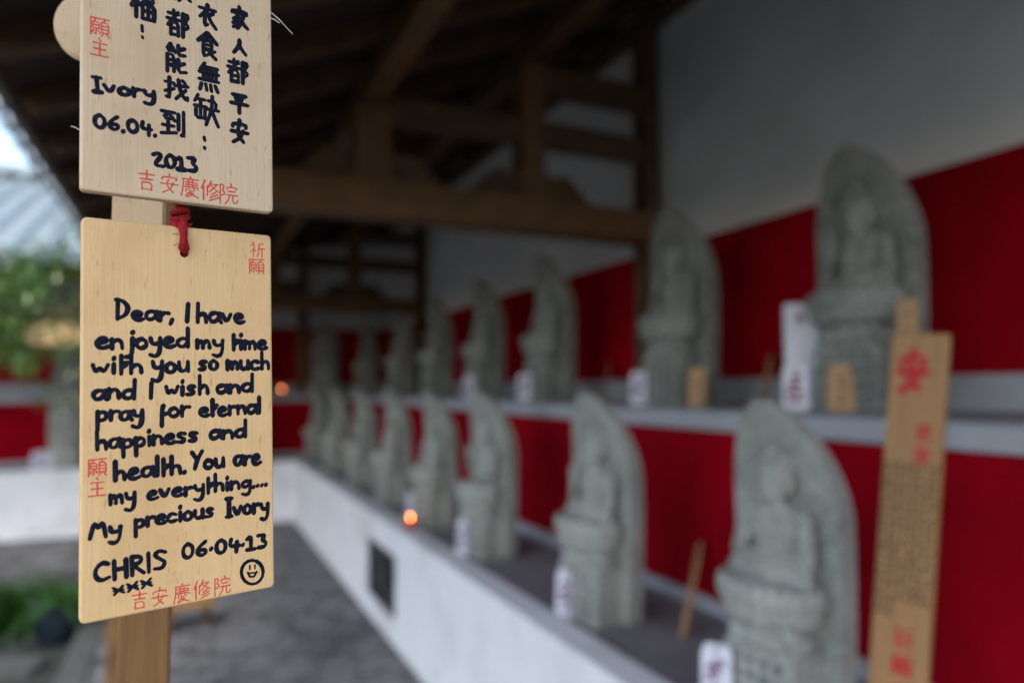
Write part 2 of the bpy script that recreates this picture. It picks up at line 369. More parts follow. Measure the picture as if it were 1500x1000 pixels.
# ------------------------------------------------------------------ ground
GZ = .05                                     # paving level
K = 7.16                                     # the far wing repeats the section of the near one, turned, at Y = s + K
YB, XL = -1.5, -8.5                          # ends of the two wings
def sheet(x0, y0, x1, y1, z):
    me = bpy.data.meshes.new('s'); me.from_pydata([(x0,y0,z),(x1,y0,z),(x1,y1,z),(x0,y1,z)], [], [(0,1,2,3)]); return me
structure(link('ground', sheet(-150, -150, 150, 150, GZ-.10), 'courtyard'))
bm = bmesh.new()
add_box(bm, (-.42, YB-1, -.12), (1.099, K-.421, GZ)); add_box(bm, (XL, K-.42, -.12), (1.099, K+1.099, GZ))
structure(link('gallery_paving', bm_mesh(bm), 'paving'))
kb = structure(link('kerb', boxes_mesh([]), 'kerb'))
y = YB
while y < K-.70:
    link('kerb_stone', box_mesh((-.56, y, -.12), (-.423, min(y+.78, K-.57), GZ+.012), .008), 'kerb', kb); y += .79
x = -.57
while x > XL:
    link('kerb_stone', box_mesh((x-.78, K-.56, -.12), (x, K-.423, GZ+.012), .008), 'kerb', kb); x -= .79

# ------------------------------------------------------------------ the gallery building
GAL = empty('temple_gallery', (1.1, 0, 0), 'timber gallery with white plaster walls, red panels and two stepped ledges', 'building')
def part(name, me, m, parent=GAL, smooth=False):
    o = link(name, me, m, None, smooth); o.parent = parent
    o.matrix_parent_inverse = Matrix.Translation((-1.1, 0, 0)) if parent is GAL else Matrix.Identity(4)
    return o
def ell(s0, s1, z0, z1):
    return [((s0, YB, z0), (s1, s1+K, z1)), ((XL, s0+K, z0), (s0-.0005, s1+K, z1))]
# base wall with the barred vent opening
VY0, VY1, VZ0, VZ1 = y_on(579, 1.1, 850), y_on(535, 1.1, 850), .175, .54
B0, B1, BZ = 1.10, 1.24, .685
part('base_wall', boxes_mesh([((B0, YB, 0), (B1, VY0, BZ)), ((B0, VY1, 0), (B1, B1+K, BZ)), ((B0, VY0, 0), (B1, VY1, VZ0)),
     ((B0, VY0, VZ1), (B1, VY1, BZ)), ((XL, B0+K, 0), (B0-.0005, B1+K, BZ))]), 'plaster')
g = part('vent', box_mesh((B1-.02, VY0-.02, VZ0-.02), (B1+.05, VY1+.02, VZ1+.02)), 'vent_shade')  # solid box closing the opening, coloured dark to stand for its shade
part('vent_frame', boxes_mesh([((B0+.02, VY0, VZ0), (B0+.05, VY0+.025, VZ1)), ((B0+.02, VY1-.025, VZ0), (B0+.05, VY1, VZ1)),
     ((B0+.02, VY0+.025, VZ0), (B0+.05, VY1-.025, VZ0+.025)), ((B0+.02, VY0+.025, VZ1-.025), (B0+.05, VY1-.025, VZ1))]), 'iron', g)
nb = 9
for i in range(nb):
    yy = VY0+.05+(VY1-VY0-.1)*i/(nb-1)
    part('bar', box_mesh((B0+.028, yy-.007, VZ0+.025), (B0+.042, yy+.007, VZ1-.025)), 'iron', g)
part('lower_ledge', boxes_mesh(ell(B1+.0005, 1.84, .57, .683)), 'concrete')
part('ledge_nosing', boxes_mesh(ell(B0-.008, B1-.03, BZ+.001, BZ+.018), .004), 'plaster')
part('lower_skirting', boxes_mesh(ell(1.755, 1.84, .6835, .735)), 'grey_plaster')
part('lower_red_panel', boxes_mesh(ell(1.77, 1.84, .7355, 1.346)), 'red_paint')
part('upper_ledge_edge', boxes_mesh(ell(1.735, 1.84, 1.3465, 1.412), .004), 'grey_plaster')
part('upper_ledge', boxes_mesh(ell(1.75, 2.45, 1.4125, 1.425)), 'concrete')
part('upper_skirting', boxes_mesh(ell(2.385, 2.45, 1.4255, 1.545)), 'grey_plaster')
part('upper_red_panel', boxes_mesh(ell(2.4, 2.45, 1.5455, 2.276)), 'red_paint')
part('plaster_wall', boxes_mesh(ell(2.405, 2.56, 2.2765, 3.78)), 'upper_plaster')
part('rear_wall', boxes_mesh(ell(2.451, 2.56, 0, 2.2764)), 'upper_plaster')
# roof planes
SL, EX, EZ, TX = .43, -.555, 2.49, 2.75       # slope, eave, eave height, top
def zr(s): return EZ + (s-EX)*SL
def roof_pt(s, t, wing, dz=0):               # s across, t along
    return (s, t, zr(s)+dz) if wing == 0 else (t, s+K, zr(s)+dz)
def deck(dz0, dz1):
    bm = bmesh.new()
    for wing, quad in ((0, [(EX, YB), (TX, YB), (TX, TX+K), (EX, EX+K)]), (1, [(EX, XL), (TX, XL), (TX, TX), (EX, EX)])):
        A = [bm.verts.new(roof_pt(s, t, wing, dz0)) for s, t in quad]; B = [bm.verts.new(roof_pt(s, t, wing, dz1)) for s, t in quad]
        bm.faces.new(A); bm.faces.new(B[::-1])
        for i in range(4): bm.faces.new((A[i], B[i], B[(i+1) % 4], A[(i+1) % 4]))
    bmesh.ops.recalc_face_normals(bm, faces=bm.faces[:]); return bm_mesh(bm)
roof = part('roof', deck(0, .05), 'deck_wood')
# rear slope so that no light falls in behind the wall
rs = bmesh.new()
for wing in (0, 1):
    e0, e1 = (YB, TX+K) if wing == 0 else (XL, TX)
    pts = [(TX+.01, e0, zr(TX)), (TX+1.4, e0, zr(TX)-.75), (TX+1.4, e1+1.4, zr(TX)-.75), (TX+.01, e1, zr(TX))]
    vs = [rs.verts.new(p if wing == 0 else (p[1], p[0]+K, p[2])) for p in pts]; rs.faces.new(vs)
part('rear_slope', bm_mesh(rs), 'roof_tile')
rafter_me = beam_mesh((EX+.03, 0, zr(EX+.03)-.046), (2.40, 0, zr(2.40)-.046), .06, .085, .004)
t = YB+.2
while t < K-.7:
    o = part('rafter', rafter_me, 'timber'); o.location = (0, t, 0); t += .46
rafter2 = rafter_me.copy(); rafter2.transform(Matrix.Translation((0, K, 0)) @ Matrix.Rotation(R(90), 4, 'Z'))
t = -.9
while t > XL:
    o = part('rafter', rafter2, 'timber'); o.location = (t, 0, 0); t -= .46
part('valley_rafter', beam_mesh((EX, EX+K, zr(EX)-.08), (2.4, 2.4+K, zr(2.4)-.08), .10, .12), 'timber')
part('eave_fascia', beam_mesh((EX-.012, YB, EZ+.015), (EX-.012, EX+K-.03, EZ+.015), .022, .07, 0), 'timber')
part('eave_fascia', beam_mesh((XL, EX+K-.012, EZ+.015), (EX-.04, EX+K-.012, EZ+.015), .022, .07, 0), 'timber')
# purlins: over the struts, along the front posts, at the wall
for s, w in ((-.2, .13), (.76, .12), (1.60, .12), (2.36, .10)):
    zc = zr(s)-.10-w/2
    part('purlin', beam_mesh((s, YB, zc), (s, s+K, zc), w*.9, w), 'light_timber' if s < 1 else 'timber')
    part('purlin', beam_mesh((XL, s+K, zc), (s-.08, s+K, zc), w*.9, w), 'timber')
# trusses across the wing
def frog_leg(cx, z0, w, h):
    pts = []
    for k in range(15):
        u = -1+2*k/14
        zz = h*(1-abs(u)**2.6)*(.82+.18*math.cos(u*math.pi*3)) if abs(u) < 1 else 0
        pts.append((cx+u*w/2, z0+max(zz, .0)+.022))
    return [(cx+w/2, z0), ] + pts[::-1] + [(cx-w/2, z0)]
def truss(p, turn=False):
    def M(me):
        if turn: me.transform(Matrix.Translation((p, K, 0)) @ Matrix.Rotation(R(90), 4, 'Z'))
        else: me.transform(Matrix.Translation((0, p, 0)))
        return me
    TB0, TB1 = 2.305, 2.475
    tb = part('tie_beam', M(box_mesh((-.33, -.09, TB0), (2.33, .09, TB1), .012)), 'light_timber')
    part('wall_post', M(box_mesh((2.30, -.075, 1.4255), (2.384, .075, 3.62), .006)), 'timber')
    part('front_post', M(box_mesh((-.265, -.065, 0), (-.135, .065, TB0-.001), .008)), 'light_timber')
    for cx, wd in ((.76, .17), (1.60, .14)):
        top = zr(cx)-.10-.12
        part('strut', M(box_mesh((cx-wd/2, -.07, TB1+.0005), (cx+wd/2, .07, top), .008)), 'light_timber')
        part('frog_leg_bracket', M(prism_mesh(frog_leg(cx, TB1+.001, .66, .17), -.05, .05)), 'timber')
    part('rail', M(box_mesh((.845, -.05, 2.77), (1.528, .05, 2.90), .006)), 'timber')
    part('rail', M(box_mesh((1.672, -.05, 2.77), (2.299, .05, 2.90), .006)), 'timber')
    part('rail', M(box_mesh((1.672, -.05, 3.06), (2.299, .05, 3.20), .006)), 'timber')
TY = y_on(948, 2.33)
truss(TY); truss(TY+4.35)
for tx in (-1.2-1.9, -1.2-5.6): truss(tx, True)
for px in (441,):
    xx = x_on(px, 2.36+K)
    part('wall_post', box_mesh((xx-.06, 2.34+K, 1.4255), (xx+.06, 2.384+K, 3.5), .006), 'light_timber')
# roof tiles: one unit = concave pan and round cover tile
def tile_unit(eave=False):
    bm = bmesh.new(); W, Lh = .23, .285
    def surf(f, x0, x1, n, y0, y1, th):
        rows = []
        for yv, dz in ((y0, .022), (y1, 0)):
            rows.append([bm.verts.new((x0+(x1-x0)*i/n, yv, f(x0+(x1-x0)*i/n)+dz+.004)) for i in range(n+1)])
        low = [bm.verts.new((v.co.x, v.co.y, v.co.z-th)) for v in rows[0]]
        for i in range(n):
            bm.faces.new((rows[0][i], rows[0][i+1], rows[1][i+1], rows[1][i]))
            bm.faces.new((low[i], low[i+1], rows[0][i+1], rows[0][i]))
    surf(lambda x: .035*(x/(W/2))**2, -W/2, W/2, 5, 0, Lh, .02)
    rr = .052
    surf(lambda x: .02+math.sqrt(max(0, rr*rr-(x-W/2)**2)), W/2-rr, W/2+rr, 6, -.008, Lh-.008, .012)
    if eave:
        bmesh.ops.create_cone(bm, cap_ends=True, segments=14, radius1=rr+.016, radius2=rr+.016, depth=.022,
                              matrix=Matrix.Translation((W/2, -.02, .025)) @ Matrix.Rotation(R(90), 4, 'X'))
    return bm_mesh(bm)
tile_me, eave_me = tile_unit(), tile_unit(True)
for m_ in (tile_me, eave_me): m_.materials.append(MATS['roof_tile'])
ang = math.atan(SL); pitch = .26*math.cos(ang)
def tile_M(wing, s, t):
    Rm = Matrix.Rotation(ang, 4, 'X')
    if wing == 1: return Matrix.Translation((t, s+K, zr(s)+.055)) @ Rm
    return Matrix.Translation((s, t, zr(s)+.055)) @ Matrix.Rotation(R(-90), 4, 'Z') @ Rm
loose = bmesh.new()
def add_tile(wing, s, t, single, eave):
    if single:
        o = bpy.data.objects.new('roof_tile', eave_me if eave else tile_me); C.objects.link(o); o.parent = roof
        o.matrix_world = tile_M(wing, s, t)
        o.rotation_euler.z += random.uniform(-.015, .015)
    else:
        me = (eave_me if eave else tile_me).copy(); me.transform(tile_M(wing, s, t)); loose.from_mesh(me); bpy.data.meshes.remove(me)
nrow = int((TX-EX)/pitch)
for j in range(nrow):
    s = EX-.08+j*pitch
    t = XL+.2
    while t < s-.1:
        add_tile(1, s, t, -3.7 < t < -.75, j == 0); t += .23
    t = YB+.2
    while t < s+K-.1:
        add_tile(0, s, t, j == 0 and t > 1.0, j == 0); t += .23
lo = link('roof_tile_field', bm_mesh(loose), None, None); lo.data.materials.clear(); lo.data.materials.append(MATS['roof_tile']); lo.parent = roof; lo['kind'] = 'stuff'
part('ridge', boxes_mesh([((TX-.12, YB, zr(TX)+.02), (TX+.12, TX+K+.12, zr(TX)+.12)), ((XL, TX+K-.32, zr(TX)+.02), (TX-.121, TX+K+.12, zr(TX)+.12))], .02), 'roof_tile')

# ------------------------------------------------------------------ stone steles with carved Buddhas
def figure_mesh(kind):
    bm = bmesh.new(); hx, hy, hz = 0, -.085, .615
    if kind == 'crown': hz = .60
    # head
    ball(bm, (0, hy, hz), (.050, .052, .060)); ball(bm, (0, hy-.012, hz-.030), (.038, .036, .032))
    ball(bm, (0, hy-.055, hz-.008), (.009, .010, .018)); ball(bm, (0, hy-.047, hz-.034), (.017, .008, .006))
    for s in (-1, 1):
        ball(bm, (s*.052, hy+.008, hz-.016), (.010, .014, .032)); ball(bm, (s*.020, hy-.045, hz+.004), (.013, .007, .005)); ball(bm, (s*.021, hy-.047, hz+.016), (.016, .006, .004))
    ball(bm, (0, hy+.006, hz+.020), (.061, .060, .050))
    if kind == 'crown':
        for k in range(5): ball(bm, (-.036+.018*k, hy-.028-.006*(2-abs(k-2)), hz+.058+.008*(2-abs(k-2))), (.012, .010, .030))
        ball(bm, (0, hy, hz+.075), (.028, .028, .045))
    elif kind != 'monk':
        ball(bm, (0, hy+.006, hz+.062), (.034, .034, .018))
    limb(bm, (0, hy+.01, hz-.05), (0, hy+.015, hz-.085), .030, .036, 3)
    hs_ = Vector((0, hy, hz-.07))
    for v in bm.verts: v.co = hs_ + (v.co-hs_)*1.14
    # torso and robe
    ball(bm, (0, -.075, .485), (.086, .062, .070)); ball(bm, (0, -.075, .425), (.078, .066, .070)); ball(bm, (0, -.07, .525), (.098, .050, .034))
    if kind == 'stand':
        for s in (-1, 1): limb(bm, (s*.035, -.075, .44), (s*.040, -.075, .29), .052, .050, 6)
        for k in range(5): limb(bm, (-.05+.025*k, -.124, .43), (-.056+.028*k, -.128, .27), .007, .009, 6)
    else:
        ball(bm, (0, -.10, .375), (.135, .088, .034))
        for s in (-1, 1):
            limb(bm, (s*.05, -.08, .385), (s*.118, -.125, .375), .042, .036, 5); limb(bm, (s*.118, -.13, .372), (s*-.02, -.172, .372), .032, .024, 6)
    for s in (-1, 1):
        ball(bm, (s*.092, -.07, .515), (.036, .040, .036))
        if kind in ('raise', 'stand', 'crown') and s == -1:
            limb(bm, (s*.100, -.075, .51), (s*.118, -.10, .43), .032, .029, 5); limb(bm, (s*.118, -.10, .43), (s*.072, -.165, .485), .026, .019, 5)
            ball(bm, (s*.068, -.172, .512), (.019, .010, .026))
            for f in range(4): limb(bm, (s*.068-.014+.009*f, -.173, .53), (s*.068-.015+.010*f, -.172, .552), .0055, .0045, 3)
            limb(bm, (s*.068+.018, -.174, .51), (s*.068+.028, -.176, .528), .006, .005, 3)
        else:
            limb(bm, (s*.100, -.075, .51), (s*.120, -.105, .425), .032, .030, 5); limb(bm, (s*.120, -.105, .425), (s*.02, -.165, .40), .028, .020, 6)
    ball(bm, (0, -.168, .398), (.036, .018, .014))
    for f in range(4): limb(bm, (-.028, -.180, .388+.007*f), (.020, -.184, .389+.007*f), .0055, .0048, 5)
    for k in range(4):                       # robe folds
        a = -.06+.03*k; limb(bm, (a-.03, -.122-.006*k, .52-.01*k), (a+.045, -.138, .43-.004*k), .006, .006, 6)
    if kind == 'raise': limb(bm, (.095, -.165, .40), (.10, -.11, .66), .007, .007, 12); 
    if kind == 'monk':
        ball(bm, (0, -.178, .418), (.024, .020, .020))
    for v in bm.verts: v.co.y = -.03 + (v.co.y+.03)*.56; v.co.x *= .90
    return remesh(bm, .005, 2)
def throne_mesh():
    bm = bmesh.new()
    for z, rx, ry in ((.352, .158, .115), (.325, .152, .110), (.300, .138, .098), (.275, .115, .082), (.25, .10, .07)):
        ball(bm, (0, -.085, z), (rx, ry, .026), seg=24)
    for row, (z, rr, n, off) in enumerate(((.335, 1.0, 13, 0), (.300, .90, 12, .5))):
        for k in range(n):
            a = math.pi + math.pi*(k+off)/(n-1)*1.0
            c = (math.cos(a)*.158*rr, -.085+math.sin(a)*.118*rr, z)
            ball(bm, c, (.021, .021, .036), Matrix.Rotation(.25*math.cos(a), 3, 'Y'), seg=12)
    for v in bm.verts: v.co.y = -.03 + (v.co.y+.03)*.84; v.co.x *= .90
    return remesh(bm, .006, 1)
def plinth_mesh(): 
    bm = bmesh.new()
    add_box(bm, (-.135, -.175, 0), (.135, .0, .20))
    for v in bm.verts:
        if v.co.z > .1: v.co.x *= .93; v.co.y = v.co.y*.93
    add_box(bm, (-.105, -.145, .195), (.105, -.005, .27))
    ball(bm, (-.06, -.165, .225), (.045, .02, .022)); ball(bm, (.06, -.165, .225), (.045, .02, .022)); ball(bm, (0, -.168, .225), (.04, .02, .025))
    for s in (-1, 1): ball(bm, (s*.12, -.10, .225), (.018, .05, .022))
    for v in bm.verts: v.co.y *= .82; v.co.x *= .9
    return remesh(bm, .007, 1)
def inscription_mesh(seed):
    random.seed(seed); bm = bmesh.new()
    for cxx in (-.068, -.023, .025, .070):
        for k in range(4): scribble(bm, (cxx, .165-.042*k), .032, .032, .0028, -.1435+.009*(.165-.042*k)/.2 - .0006, .0025, 6)
    return bm_mesh(bm)
def slab_mesh(w, h):
    bm = bmesh.new(); nz, nx = 34, 8; front, back = [], []
    for i in range(nz+1):
        u = i/nz; u = 1-(1-u)**1.7; z = h*u; sh = .64
        v = 0 if u < sh else (u-sh)/(1-sh)
        x = (w/2)*(.90+.10*math.sin(min(u/.6, 1)*math.pi*.5))*(1-v**2.0)**.56 + .0015
        c = -.085*max(0, (u-.62)/.38)**1.9; th = .08 - .035*v
        front.append([bm.verts.new((x*(-1+2*k/nx), -.03+c+.006*abs(-1+2*k/nx)**4, z)) for k in range(nx+1)])
        back.append([bm.verts.new((x*(-1+2*k/nx)*.94, -.03+c+th, z)) for k in range(nx+1)])
    for g, fl in ((front, 0), (back, 1)):
        for a, b in zip(g, g[1:]):
            for k in range(nx):
                q = (a[k], a[k+1], b[k+1], b[k]); bm.faces.new(q[::-1] if fl else q)
    for i in range(nz):
        bm.faces.new((front[i][0], front[i+1][0], back[i+1][0], back[i][0])); bm.faces.new((front[i][nx], back[i][nx], back[i+1][nx], front[i+1][nx]))
    bm.faces.new(front[0][::-1]+back[0]); bm.faces.new(front[-1]+back[-1][::-1])
    bmesh.ops.recalc_face_normals(bm, faces=bm.faces[:])
    bmesh.ops.bevel(bm, geom=[e for e in bm.edges if e.calc_face_angle(0) > .7], offset=.006, segments=2, affect='EDGES')
    return bm_mesh(bm)
slab_me = slab_mesh(.345, .825)
fig_me = {k: figure_mesh(k) for k in ('lap', 'raise', 'monk', 'crown', 'stand')}
thr_me, pli_me = throne_mesh(), plinth_mesh()
ins_me = [inscription_mesh(s) for s in (1, 2)]
random.seed(21)
def stele(kind, loc, rz, label, group, sc=1.0, m='stone', ins=True):
    t = empty('buddha_stele', loc, label, 'statue', rz, group); t.scale = (sc*.98, sc, sc)
    for nm, me in (('backing_slab', slab_me), ('buddha_figure', fig_me[kind]), ('lotus_throne', thr_me), ('plinth', pli_me)):
        o = bpy.data.objects.new(nm, me); C.objects.link(o); o.parent = t
        if not me.materials: me.materials.append(None)
        o.material_slots[0].link = 'OBJECT'; o.material_slots[0].material = MATS[m]
    if ins:
        o = bpy.data.objects.new('inscription', random.choice(ins_me)); C.objects.link(o); o.parent = t; o['kind'] = 'stuff'
        if not o.data.materials: o.data.materials.append(MATS['carving_shade_and_ink'])
    return t
LOW_Z, UP_Z = .683, 1.425
ordn = ['', 'second', 'third', 'fourth', 'fifth', 'sixth', 'seventh', 'eighth', 'ninth']
low_px = [1158, 887, 722, 645, 583, 536, 498, 468]
low_kind = ['lap', 'raise', 'stand', 'monk', 'lap', 'stand', 'raise', 'monk']
LX = 1.40
low_pos = []
for i, (px, kd) in enumerate(zip(low_px, low_kind)):
    yy = y_on(px, LX, 800 if i == 0 else 700); low_pos.append(yy)
    lab = ('grey stone stele of a meditating Buddha on the lower ledge beside the tall wooden tablet' if i == 0 else
           f'grey stone Buddha stele on the lower ledge, {ordn[i]} from the tall wooden tablet')
    stele(kd, (LX, yy, LOW_Z), R(-83+random.uniform(-3, 3)), lab, 'steles on the lower ledge of the long wall', .955 if i == 0 else random.uniform(.955, .985))
up_px = [1278, 1003, 812, 716, 645, 592, 540]
up_kind = ['crown', 'raise', 'lap', 'monk', 'raise', 'crown', 'lap']
UX = 2.06
up_pos = []
for i, (px, kd) in enumerate(zip(up_px, up_kind)):
    yy = y_on(px, UX); up_pos.append(yy)
    lab = ('dark stone stele of a crowned Buddha on the upper ledge behind the tall wooden tablet' if i == 0 else
           f'dark stone Buddha stele on the upper ledge, {ordn[i]} from the tall wooden tablet')
    stele(kd, (UX, yy, UP_Z), R(-83+random.uniform(-3, 3)), lab, 'steles on the upper ledge of the long wall', random.uniform(1.05, 1.08), 'dark_stone')
fx = x_on(103, 8.6)
for j in range(3):
    x = fx+(0, 2.62, -1.02)[j]
    if j < 2:
        stele(['monk', 'lap'][j], (x, LX+K, LOW_Z), R(random.uniform(-3, 3)),
          ['grey stone Buddha stele on the far lower ledge beyond the potted fern', 'grey stone Buddha stele on the far lower ledge at the inner corner'][j], 'steles on the far wing', 1.0, ins=False)
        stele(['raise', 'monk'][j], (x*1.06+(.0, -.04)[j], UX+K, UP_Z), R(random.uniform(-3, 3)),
          ['dark grey stone Buddha stele on the far upper ledge below the hanging plaques', 'dark grey stone Buddha stele on the far upper ledge at the inner corner'][j], 'steles on the far wing', 1.05, 'dark_stone', ins=False)

for j in range(2):                           # the middle of the far row, behind the wish plaques
    x = fx + .87*(j+1)
    stele(['raise', 'stand'][j], (x, LX+K, LOW_Z), R(random.uniform(-3, 3)), 'grey stone Buddha stele on the far lower ledge hidden behind the wish plaques', 'far steles behind the plaques', .97, ins=False)
    stele(['lap', 'crown'][j], (x*1.03, UX+K, UP_Z), R(random.uniform(-3, 3)), 'dark stone Buddha stele on the far upper ledge hidden behind the wish plaques', 'far steles behind the plaques', 1.05, 'dark_stone', ins=False)

# ------------------------------------------------------------------ offerings on the ledges
def card(loc, rz, w, h, label, lean=.08, ink='purple_ink', group=None, thick=.010, plain=False):
    t = empty('paper_charm', loc, label, 'charm', rz, group)
    pts = [(-w/2, 0), (w/2, 0), (w/2, h*.88), (w*.36, h), (-w*.36, h), (-w/2, h*.88)] if not plain else [(-w/2, 0), (w/2, 0), (w/2, h), (-w/2, h)]
    b = link('packet', prism_mesh(pts, -thick/2, thick/2, 'y', .003), 'paper', t)
    bm = bmesh.new()
    if plain:
        for k in range(5):
            a = 2*math.pi*k/5; ink_into(bm, [(0, h*.86), (math.cos(a)*w*.12, h*.86+math.sin(a)*w*.12)], .0055, -thick/2, .001)
    else:
        for k in range(4): scribble(bm, (0, h*(.22+.17*k)), w*.62, h*.16, .0040, -thick/2, .001, 5)
        scribble(bm, (-w*.25, h*.45), w*.3, h*.4, .0034, -thick/2, .001, 4)
    link('printed_mark', bm_mesh(bm), ink, t)
    if not plain:
        link('tie_string', tube_mesh([(-w*.1, -thick*.6, h*.9), (0, -thick*.8, h*.86), (w*.1, -thick*.6, h*.9), (0, -thick*.2, h*.99), (-w*.1, -thick*.6, h*.9)], .0018, 6), 'plum_ink', t)
    t.rotation_euler = (-lean, 0, rz)
    return t
def stick(p0, p1, w, label, th=.009):
    """a flat wooden stick from foot p0 leaning to p1, with a pointed head"""
    p0, p1 = Vector(p0), Vector(p1); n = (p1-p0).length
    pts = [(-w/2, 0), (w/2, 0), (w/2, n*.965), (w*.2, n), (-w*.2, n), (-w/2, n*.965)]
    o = link('prayer_stick', prism_mesh(pts, -th/2, th/2, 'y', .0015), 'stick_wood')
    z = (p1-p0).normalized(); y = Vector((1, 0, 0)).cross(z)*-1
    y = (Vector((1, 0, 0)) - z*z.x).normalized(); x = y.cross(z)
    o.matrix_world = Matrix.Translation(p0) @ Matrix((x, y, z)).transposed().to_4x4()
    return tag(o, label, 'stick', 'wooden prayer sticks on the ledges')
def wall_pt(px, X, z, py=HY): return Vector((X, y_on(px, X, py), z))
gc = 'paper charms beside the steles'
card(wall_pt(1048, 1.22, LOW_Z, 960), R(-56), .078, .175, 'white paper charm with purple marks beside the meditating stele by the tall tablet', group=gc)
card(wall_pt(828, 1.25, LOW_Z, 860), R(-52), .074, .165, 'white paper charm on the lower ledge beside the second stele from the tall tablet', group=gc)
card(wall_pt(679, 1.25, LOW_Z, 780), R(-52), .078, .17, 'white paper charm on the lower ledge beside the third stele from the tall tablet', group=gc)
card(wall_pt(600, 1.30, LOW_Z), R(-66), .062, .15, 'white paper charm on the lower ledge just behind the lit red candle', group=gc)
card(wall_pt(1166, 1.86, UP_Z), R(-50), .085, .15, 'white paper charm with red marks on the upper ledge beside the crowned stele', ink='plum_ink', group=gc)
card(wall_pt(936, 1.88, UP_Z), R(-55), .085, .15, 'white paper charm on the upper ledge beside the second stele from the tall tablet', group=gc)
card(wall_pt(767, 1.88, UP_Z), R(-55), .09, .16, 'white paper charm on the upper ledge beside the third stele from the tall tablet', group=gc)
card(wall_pt(686, 1.88, UP_Z), R(-55), .09, .16, 'white paper charm on the upper ledge beside the fourth stele from the tall tablet', group=gc)
card(wall_pt(1176, 1.93, UP_Z), R(-48), .115, .37, 'tall white paper strip with a dark red flower behind the charm on the upper ledge', .05, 'plum_ink', gc, .006, True)
xx = x_on(66, K+1.28)
card(Vector((xx, K+1.28, LOW_Z)), R(6), .17, .19, 'white paper charm on the far lower ledge in front of the red panel', group=gc)
stick(wall_pt(1000, 1.50, LOW_Z+.003, 920), wall_pt(1026, 1.735, LOW_Z+.25, 820), .036, 'thin wooden stick leaning on the lower red panel beside the meditating stele')
stick(wall_pt(1118, 2.10, UP_Z+.003), wall_pt(1130, 2.37, UP_Z+.22), .042, 'thin wooden stick leaning on the upper red panel beside the tall paper strip')
stick(wall_pt(884, 2.10, UP_Z+.003), wall_pt(893, 2.37, UP_Z+.22), .042, 'thin wooden stick on the upper ledge, behind the charm of the second stele')
def block(loc, w, h, rz, label):
    t = empty('wooden_plaque', loc, label, 'plaque', rz, 'small wooden plaques on the upper ledge')
    link('board', prism_mesh([(-w/2, 0), (w/2, 0), (w/2, h*.93), (w*.38, h), (-w*.38, h), (-w/2, h*.93)], -.01, .01, 'y', .003), 'stick_wood', t)
    bm = bmesh.new()
    for k in range(4): scribble(bm, (0, h*(.2+.17*k)), w*.4, h*.13, .002, -.01, .0008, 4)
    link('brushed_mark', bm_mesh(bm), 'faded_ink', t); t.rotation_euler.x = -.10
block(wall_pt(1020, 1.90, UP_Z), .075, .155, R(-66), 'small upright wooden plaque in front of the second stele from the crowned one')
block(wall_pt(1233, 1.90, UP_Z), .085, .15, R(-60), 'small upright wooden plaque at the foot of the crowned stele')
# the tall wooden tablets
def tablet(foot, top, w, th, facing, label, m, text):
    foot, top = Vector(foot), Vector(top); n = (top-foot).length
    t = empty('prayer_tablet', foot, label, 'tablet')
    z = (top-foot).normalized(); f = Vector(facing); y = -(f - z*f.dot(z)).normalized(); x = y.cross(z)
    t.matrix_world = Matrix.Translation(foot) @ Matrix((x, y, z)).transposed().to_4x4()
    link('board', box_mesh((-w/2, -th/2, 0), (w/2, th/2, n), .003), m, t)
    text(t, w, n, -th/2); return t
def tablet_text(t, w, n, y0):
    for q, cx, cz_, wk, hk, rk in (('an', -.008, .075, .055, .085, .0078), ('ji', .018, .19, .032, .036, .0028), ('an', .018, .235, .032, .036, .0028),
                                   ('qi', .006, .575, .034, .040, .0026), ('yuan', .006, .625, .034, .040, .0026), ('zhu', .006, .675, .034, .040, .0026)):
        bm = bmesh.new(); kanji(bm, q, (cx, n-cz_), wk, hk, rk, y0, .0006); link('red_seal', bm_mesh(bm), 'seal_ink', t)
    bm = bmesh.new()
    for c in range(8):
        for k in range(17 if c > 2 else 19): scribble(bm, (-w*.43+w*.86*c/7, n-.255-.0155*k), .011, .013, .0013, y0, .0004, 5)
    link('sutra_text', bm_mesh(bm), 'faded_ink', t)['kind'] = 'stuff'
def short_text(t, w, n, y0):
    bm = bmesh.new()
    for k in range(12): scribble(bm, (0, n-.05-.05*k), w*.6, .04, .002, y0, .0006, 6)
    link('brushed_text', bm_mesh(bm), 'carving_shade_and_ink', t)['kind'] = 'stuff'
TXX = 1.20
foot = wall_pt(1299, TXX, LOW_Z, 1150); topp = wall_pt(1353, TXX+.10, CAMZ+.105)
tablet(foot, topp, .100, .022, (-.93, -.36, 0), 'tall tan wooden tablet with red seals and a dense sutra text on the lower ledge', 'tablet_wood', tablet_text)
tablet(wall_pt(1331, 1.86, UP_Z), wall_pt(1333, 1.93, UP_Z+.335), .055, .012, (-.85, -.5, 0), 'narrow weathered wooden tablet on the upper ledge behind the tall tan tablet', 'stick_wood', short_text)
# candles
def candle(loc, label, fm, cup='red_glass'):
    t = empty('candle', loc, label, 'candle', 0, 'lit candles in red glass cups')
    link('glass_cup', lathe_mesh([(.026, 0), (.030, .004), (.034, .05), (.0335, .052), (.031, .05), (.028, .03)], 20), cup, t, True)
    link('wax', lathe_mesh([(.026, .028), (.0265, .040), (.004, .0405)], 20), 'wax', t, True)
    link('wick', tube_mesh([(0, 0, .04), (.0005, 0, .052)], .0009, 6), 'iron', t)
    link('flame', lathe_mesh([(.0008, .050), (.0042, .056), (.0052, .061), (.0034, .069), (.0006, .077)], 12), fm, t, True)
cy = y_on(603, 1.17)
candle((1.17, cy, BZ+.0225), 'lit candle in a red glass cup on the lower ledge rim above the barred vent', 'flame')
candle((x_on(413, K+1.80), K+1.80, UP_Z), 'faint lit candle in a red cup on the far upper ledge at the corner', 'weak_flame')

